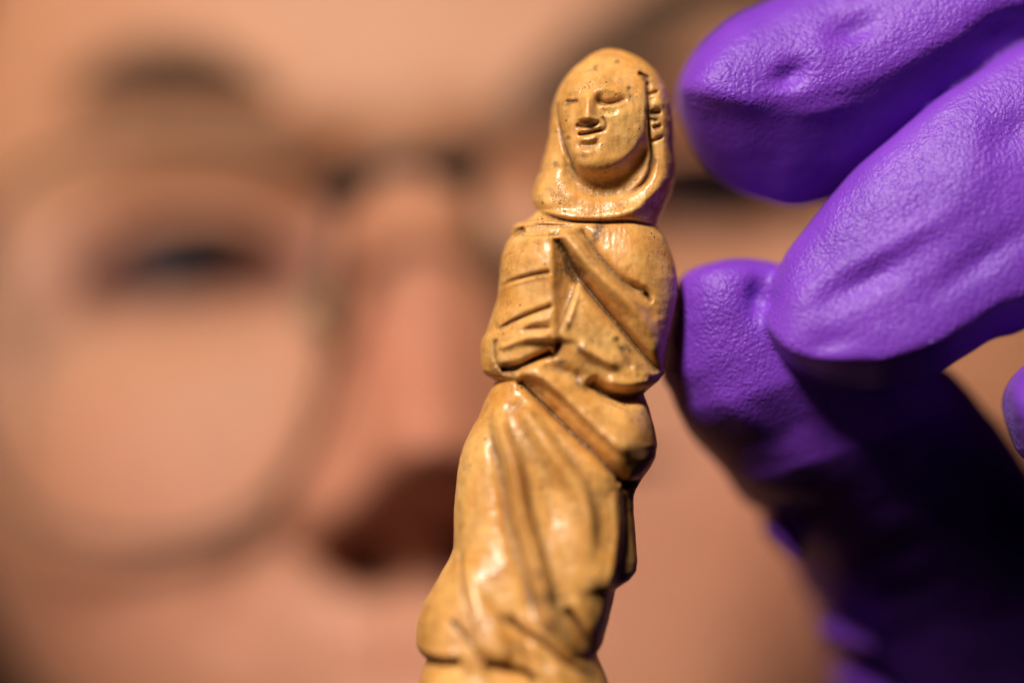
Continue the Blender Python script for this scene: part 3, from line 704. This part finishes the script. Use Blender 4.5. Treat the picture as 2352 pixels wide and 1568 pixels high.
    def strands(name, specs, parent):
        V, F = [], []
        for (p, d, ln, w0, bend) in specs:
            p, d, bend = np.array(p), np.array(d, float), np.array(bend, float); d /= np.linalg.norm(d)
            sd = np.cross(d, (0, 1, .1)); sd /= np.linalg.norm(sd); up = np.cross(sd, d); b0 = len(V)
            for k in range(5):
                t = k / 4; c_ = p + d * ln * t + bend * ln * t * t; wd = w0 * (1 - .85 * t)
                for a in range(3): V.append(c_ + wd * (math.cos(a * 2.094) * sd + math.sin(a * 2.094) * up))
            for k in range(4):
                for a in range(3):
                    F.append([b0 + k * 3 + a, b0 + k * 3 + (a + 1) % 3, b0 + k * 3 + 3 + (a + 1) % 3, b0 + k * 3 + 3 + a])
        return mesh_obj(name, np.array(V) - L, F, hair_m, parent)
    for line_, dens in (([(190,190),(270,165),(390,155),(490,170),(560,195),(640,240)], 1250), ([(1110,330),(1200,255),(1340,150),(1520,30),(1700,-40),(1950,20)], 3000)):
        c_ = catmull(line_, 200); sp = []
        left = line_[0][0] < 1000
        for k in range(dens):
            q = min(199, max(0, int(rnd.betavariate(1.5, 1.35) * 199))); x, y = c_[q]
            wv = (52 if left else 85) * math.sin(math.pi * (.12 + .8 * q / 199)) + 8
            y += rnd.gauss(0, .5) * wv; x += rnd.gauss(0, 12); yy = surf_y(x, y)
            g = c_[min(q + 1, 199)] - c_[max(q - 1, 0)]; g /= np.linalg.norm(g) + 1e-9
            if left: g = -g
            sp.append((P(x, y, YF)[0:1] + (yy,) + P(x, y, YF)[2:3], (g[0] + rnd.gauss(0, .15), -.25, -g[1] + .35 + rnd.gauss(0, .2)), rnd.uniform(.004, .008), .00011, (0, .15, -.15)))
        strands('eyebrow', sp, root)
    for (cx, cy, mir) in ((420, 612, 1), (1650, 445, -1)):
        c_ = catmull([(cx - mir * 245, cy + 45), (cx - mir * 160, cy - 30), (cx - mir * 50, cy - 72), (cx + mir * 60, cy - 82), (cx + mir * 170, cy - 56), (cx + mir * 242, cy + 12)], 120); sp = []
        for k in range(260):
            x, y = c_[rnd.randrange(3, 117)]; yy = surf_y(x, y - 14) - .0004
            sp.append((P(x, y, YF)[0:1] + (yy,) + P(x, y, YF)[2:3], (rnd.gauss(0, .25) + (x - cx) / 400, -1, -.35 + rnd.gauss(0, .1)), rnd.uniform(.006, .009), .00016, (0, 0, .35)))
        strands('eyelashes', sp, root)
    # hair on the skull, ears and neck: all outside this frame
    bmn = bmesh.new(); bmesh.ops.create_uvsphere(bmn, u_segments=96, v_segments=64, radius=1.0)
    cxw, _, czw = P(CX, CY, YF)
    for v in list(bmn.verts):
        x, y, z = v.co; v.co = (cxw + x * RX * SF * 1.05, YF + .074 + y * .112, czw + .012 + z * RY * SF * 1.03)
    kill = [v for v in bmn.verts if v.co.y < YF + .070 - .0 + max(0, (czw + .03 - v.co.z)) * .9 and v.co.z < czw + .085] + [v for v in bmn.verts if v.co.z < czw - .12]
    bmesh.ops.delete(bmn, geom=list(set(kill)), context='VERTS')
    me = bpy.data.meshes.new('hair'); bmn.to_mesh(me); bmn.free()
    n = len(me.vertices); co = np.zeros(n * 3, np.float32); me.vertices.foreach_get('co', co); co = co.reshape(-1, 3)
    co = co + (0.004 * fbm(co * np.array([160, 160, 25.]), 3, 7))[:, None] * (co - np.array([cxw, YF + .06, czw])) / .1 - L
    me.vertices.foreach_set('co', co.astype(np.float32).ravel()); me.polygons.foreach_set('use_smooth', np.ones(len(me.polygons), dtype=bool)); me.materials.append(hair_m)
    hr = bpy.data.objects.new('hair', me); COL.objects.link(hr); hr.parent = root
    # neck
    plain = NT('neck_skin'); plain.l(plain.ramp(plain.noise(plain.coord(), 60, 3), [(.3, (0.58, .28, .15)), (.7, (.66, .34, .19))]), plain.b.inputs['Base Color']); plain.b.inputs['Roughness'].default_value = .5
    ph = np.linspace(0, 2 * math.pi, 64, endpoint=False); rows = []
    for t in np.linspace(0, 1, 20):
        rx = .058 + .004 * math.cos(t * 5) + .05 * max(0, t - .7) ** 1.5 * 3; rows.append(np.stack([cxw + rx * np.cos(ph), YF + .085 + rx * .95 * np.sin(ph), np.full(64, czw - .075 - t * .12)], 1))
    V = np.concatenate(rows); i = np.arange(19)[:, None]; j = np.arange(64)[None]; j2 = (j + 1) % 64
    mesh_obj('neck', V - L, np.stack([i * 64 + j, (i + 1) * 64 + j, (i + 1) * 64 + j2, i * 64 + j2], -1).reshape(-1, 4), plain.m, root)
    for sgn in (-1, 1):
        a = np.linspace(0, 2 * math.pi, 40, endpoint=False); V = []
        for r_, out in ((1.0, .0), (1.08, .004), (.98, .009), (.8, .006), (.55, .003), (.3, .001), (.05, .0)):
            V.append(np.stack([cxw + sgn * (RX * SF * 1.0 - .004 + out * 1.0 + .006 * np.clip(-np.cos(a), 0, 1) + .012 * r_ * np.clip(np.cos(a), 0, 1)), YF + .075 + .017 * r_ * np.cos(a), czw - .004 + (.030 + .004 * np.sin(a)) * r_ * np.sin(a)], 1))
        V = np.concatenate(V); i = np.arange(6)[:, None]; j = np.arange(40)[None]; j2 = (j + 1) % 40
        mesh_obj('ear', V - L, np.stack([i * 40 + j, (i + 1) * 40 + j, (i + 1) * 40 + j2, i * 40 + j2], -1).reshape(-1, 4), plain.m, root)
    tag(root, 'person with brown eyebrows whose blurred face fills the background behind the carving', 'person')

    # ---- eyeglasses
    gl = empty('eyeglasses', P(930, 410, YF - .021)); LG = np.array(gl.location)
    rim_m = simple('tortoise_rim', (0.11, 0.055, 0.028), .5); dark_m = simple('dark_metal', (0.02, 0.014, 0.010), .35, .4); pad_m = simple('nose_pad', (0.22, 0.17, 0.08), .15)
    lens = NT('lens_glass'); tr = lens.n('ShaderNodeBsdfTransparent'); tr.inputs[0].default_value = (.99, .99, .98, 1); gg = lens.n('ShaderNodeBsdfGlossy'); gg.inputs['Roughness'].default_value = .02
    mx = lens.n('ShaderNodeMixShader'); mx.inputs[0].default_value = .008; lens.l(tr.outputs[0], mx.inputs[1]); lens.l(gg.outputs[0], mx.inputs[2])
    lens.l(mx.outputs[0], lens.t.nodes['Material Output'].inputs['Surface']); lens.t.nodes.remove(lens.b)
    YG = YF - 0.0185
    def gy(x): return YG + 0.000000011 * (x - 930) ** 2
    def tube(name, pts3, rad, mat, parent, closed=False, seg=14, flat=1.0):
        p = np.array(pts3, float); n = len(p)
        tg = (np.roll(p, -1, 0) - np.roll(p, 1, 0)) if closed else np.gradient(p, axis=0)
        tg /= np.linalg.norm(tg, axis=1)[:, None]; ref = np.array([0, 1, 0.001]); sd = np.cross(tg, ref); sd /= np.linalg.norm(sd, axis=1)[:, None] + 1e-12; up = np.cross(sd, tg)
        ph = np.linspace(0, 2 * math.pi, seg, endpoint=False); rad = np.broadcast_to(np.array(rad, float), (n,))
        V = p[:, None] + rad[:, None, None] * (np.cos(ph)[None, :, None] * sd[:, None] + flat * np.sin(ph)[None, :, None] * up[:, None])
        m_ = n if closed else n - 1; i = np.arange(m_)[:, None]; j = np.arange(seg)[None]; j2 = (j + 1) % seg; i2 = (i + 1) % n
        F = np.stack([i * seg + j + 0 * j, i2 * seg + j, i2 * seg + j2, i * seg + j2], -1).reshape(-1, 4)
        o = mesh_obj(name, V.reshape(-1, 3) - LG, F, mat, parent)
        if not closed:
            bm = bmesh.new(); bm.from_mesh(o.data); bmesh.ops.holes_fill(bm, edges=[e for e in bm.edges if e.is_boundary], sides=0); bm.to_mesh(o.data); bm.free()
        return o
    def PG(x, y, dy=0): return (*P(x, y, YF)[:1], gy(x) + dy, P(x, y, YF)[2])
    SGf = SF
    lefts = [(800,450),(700,385),(560,345),(400,335),(220,352),(70,420),(-30,580),(-60,820),(-15,1040),(110,1180),(290,1232),(470,1218),(620,1150),(715,1020),(765,860),(785,680),(797,550)]
    rights = [(1062,405),(1120,350),(1250,260),(1420,205),(1600,190),(1780,240),(1900,380),(1950,570),(1910,800),(1800,960),(1620,1040),(1440,1035),(1300,960),(1210,830),(1140,650),(1095,520)]
    for ring in (lefts, rights):
        q = catmull(ring + [ring[0]], 161)[:-1]
        rim = tube('rim', [PG(x, y) for x, y in q], 0.0009, rim_m, gl, True, flat=1.3)
        c = q.mean(0); V = []; rings = np.linspace(0, 1, 14)
        for side, off in ((-1, -.0006), (1, .0006)):
            for r_ in rings:
                qq = c + (q - c) * max(r_, .002) * .985; bulge = -.0022 * (1 - r_ ** 2)
                V.append(np.array([PG(x, y, off + bulge) for x, y in qq]))
        nq = len(q); V = np.concatenate(V); F = []
        i = np.arange(13)[:, None]; j = np.arange(nq)[None]; j2 = (j + 1) % nq
        f1 = np.stack([i * nq + j, i * nq + j2, (i + 1) * nq + j2, (i + 1) * nq + j], -1).reshape(-1, 4)
        f2 = f1[:, ::-1] + 14 * nq
        mesh_obj('lens', V - LG, np.vstack([f1, f2]), lens.m, gl)
    tube('bridge', [PG(x, y, d) for x, y, d in ((790,470,0),(820,425,-.001),(870,402,-.002),(930,392,-.0025),(990,385,-.002),(1040,385,-.001),(1075,415,0))], .0017, dark_m, gl)
    for x, y in ((806,446), (1056,397)):
        tube('hinge_block', [PG(x - 10, y - 22, .0005), PG(x, y, 0), PG(x + 4, y + 26, .0008)], [.0038, .0052, .0038], dark_m, gl)
    for x, y, sx in ((748,712,1), (1128,585,-1)):
        tube('pad_arm', [PG(x + 40 * sx, y - 190, .001), PG(x + 20 * sx, y - 90, .005), PG(x, y, .004)], .0005, dark_m, gl)
        t = tube('nose_pad', [PG(x - 4 * sx, y - 46, .004), PG(x, y - 22, .0035), PG(x + 2, y, .0033), PG(x + 2, y + 24, .0035), PG(x - 2 * sx, y + 46, .004)], [.0009, .0024, .0028, .0024, .0009], pad_m, gl)
    tube('temple', [PG(-30, 560, 0), PG(-80, 500, .004), PG(-130, 470, .02), PG(-190, 460, .06), PG(-220, 520, .10)], .0017, rim_m, gl)
    tube('temple', [PG(1945, 500, 0), PG(2040, 420, .004), PG(2200, 400, .02), PG(2520, 400, .06), PG(2560, 460, .10)], .0017, rim_m, gl)
    tag(gl, 'round brown rimmed eyeglasses worn on the out of focus face', 'eyeglasses')
build_person()
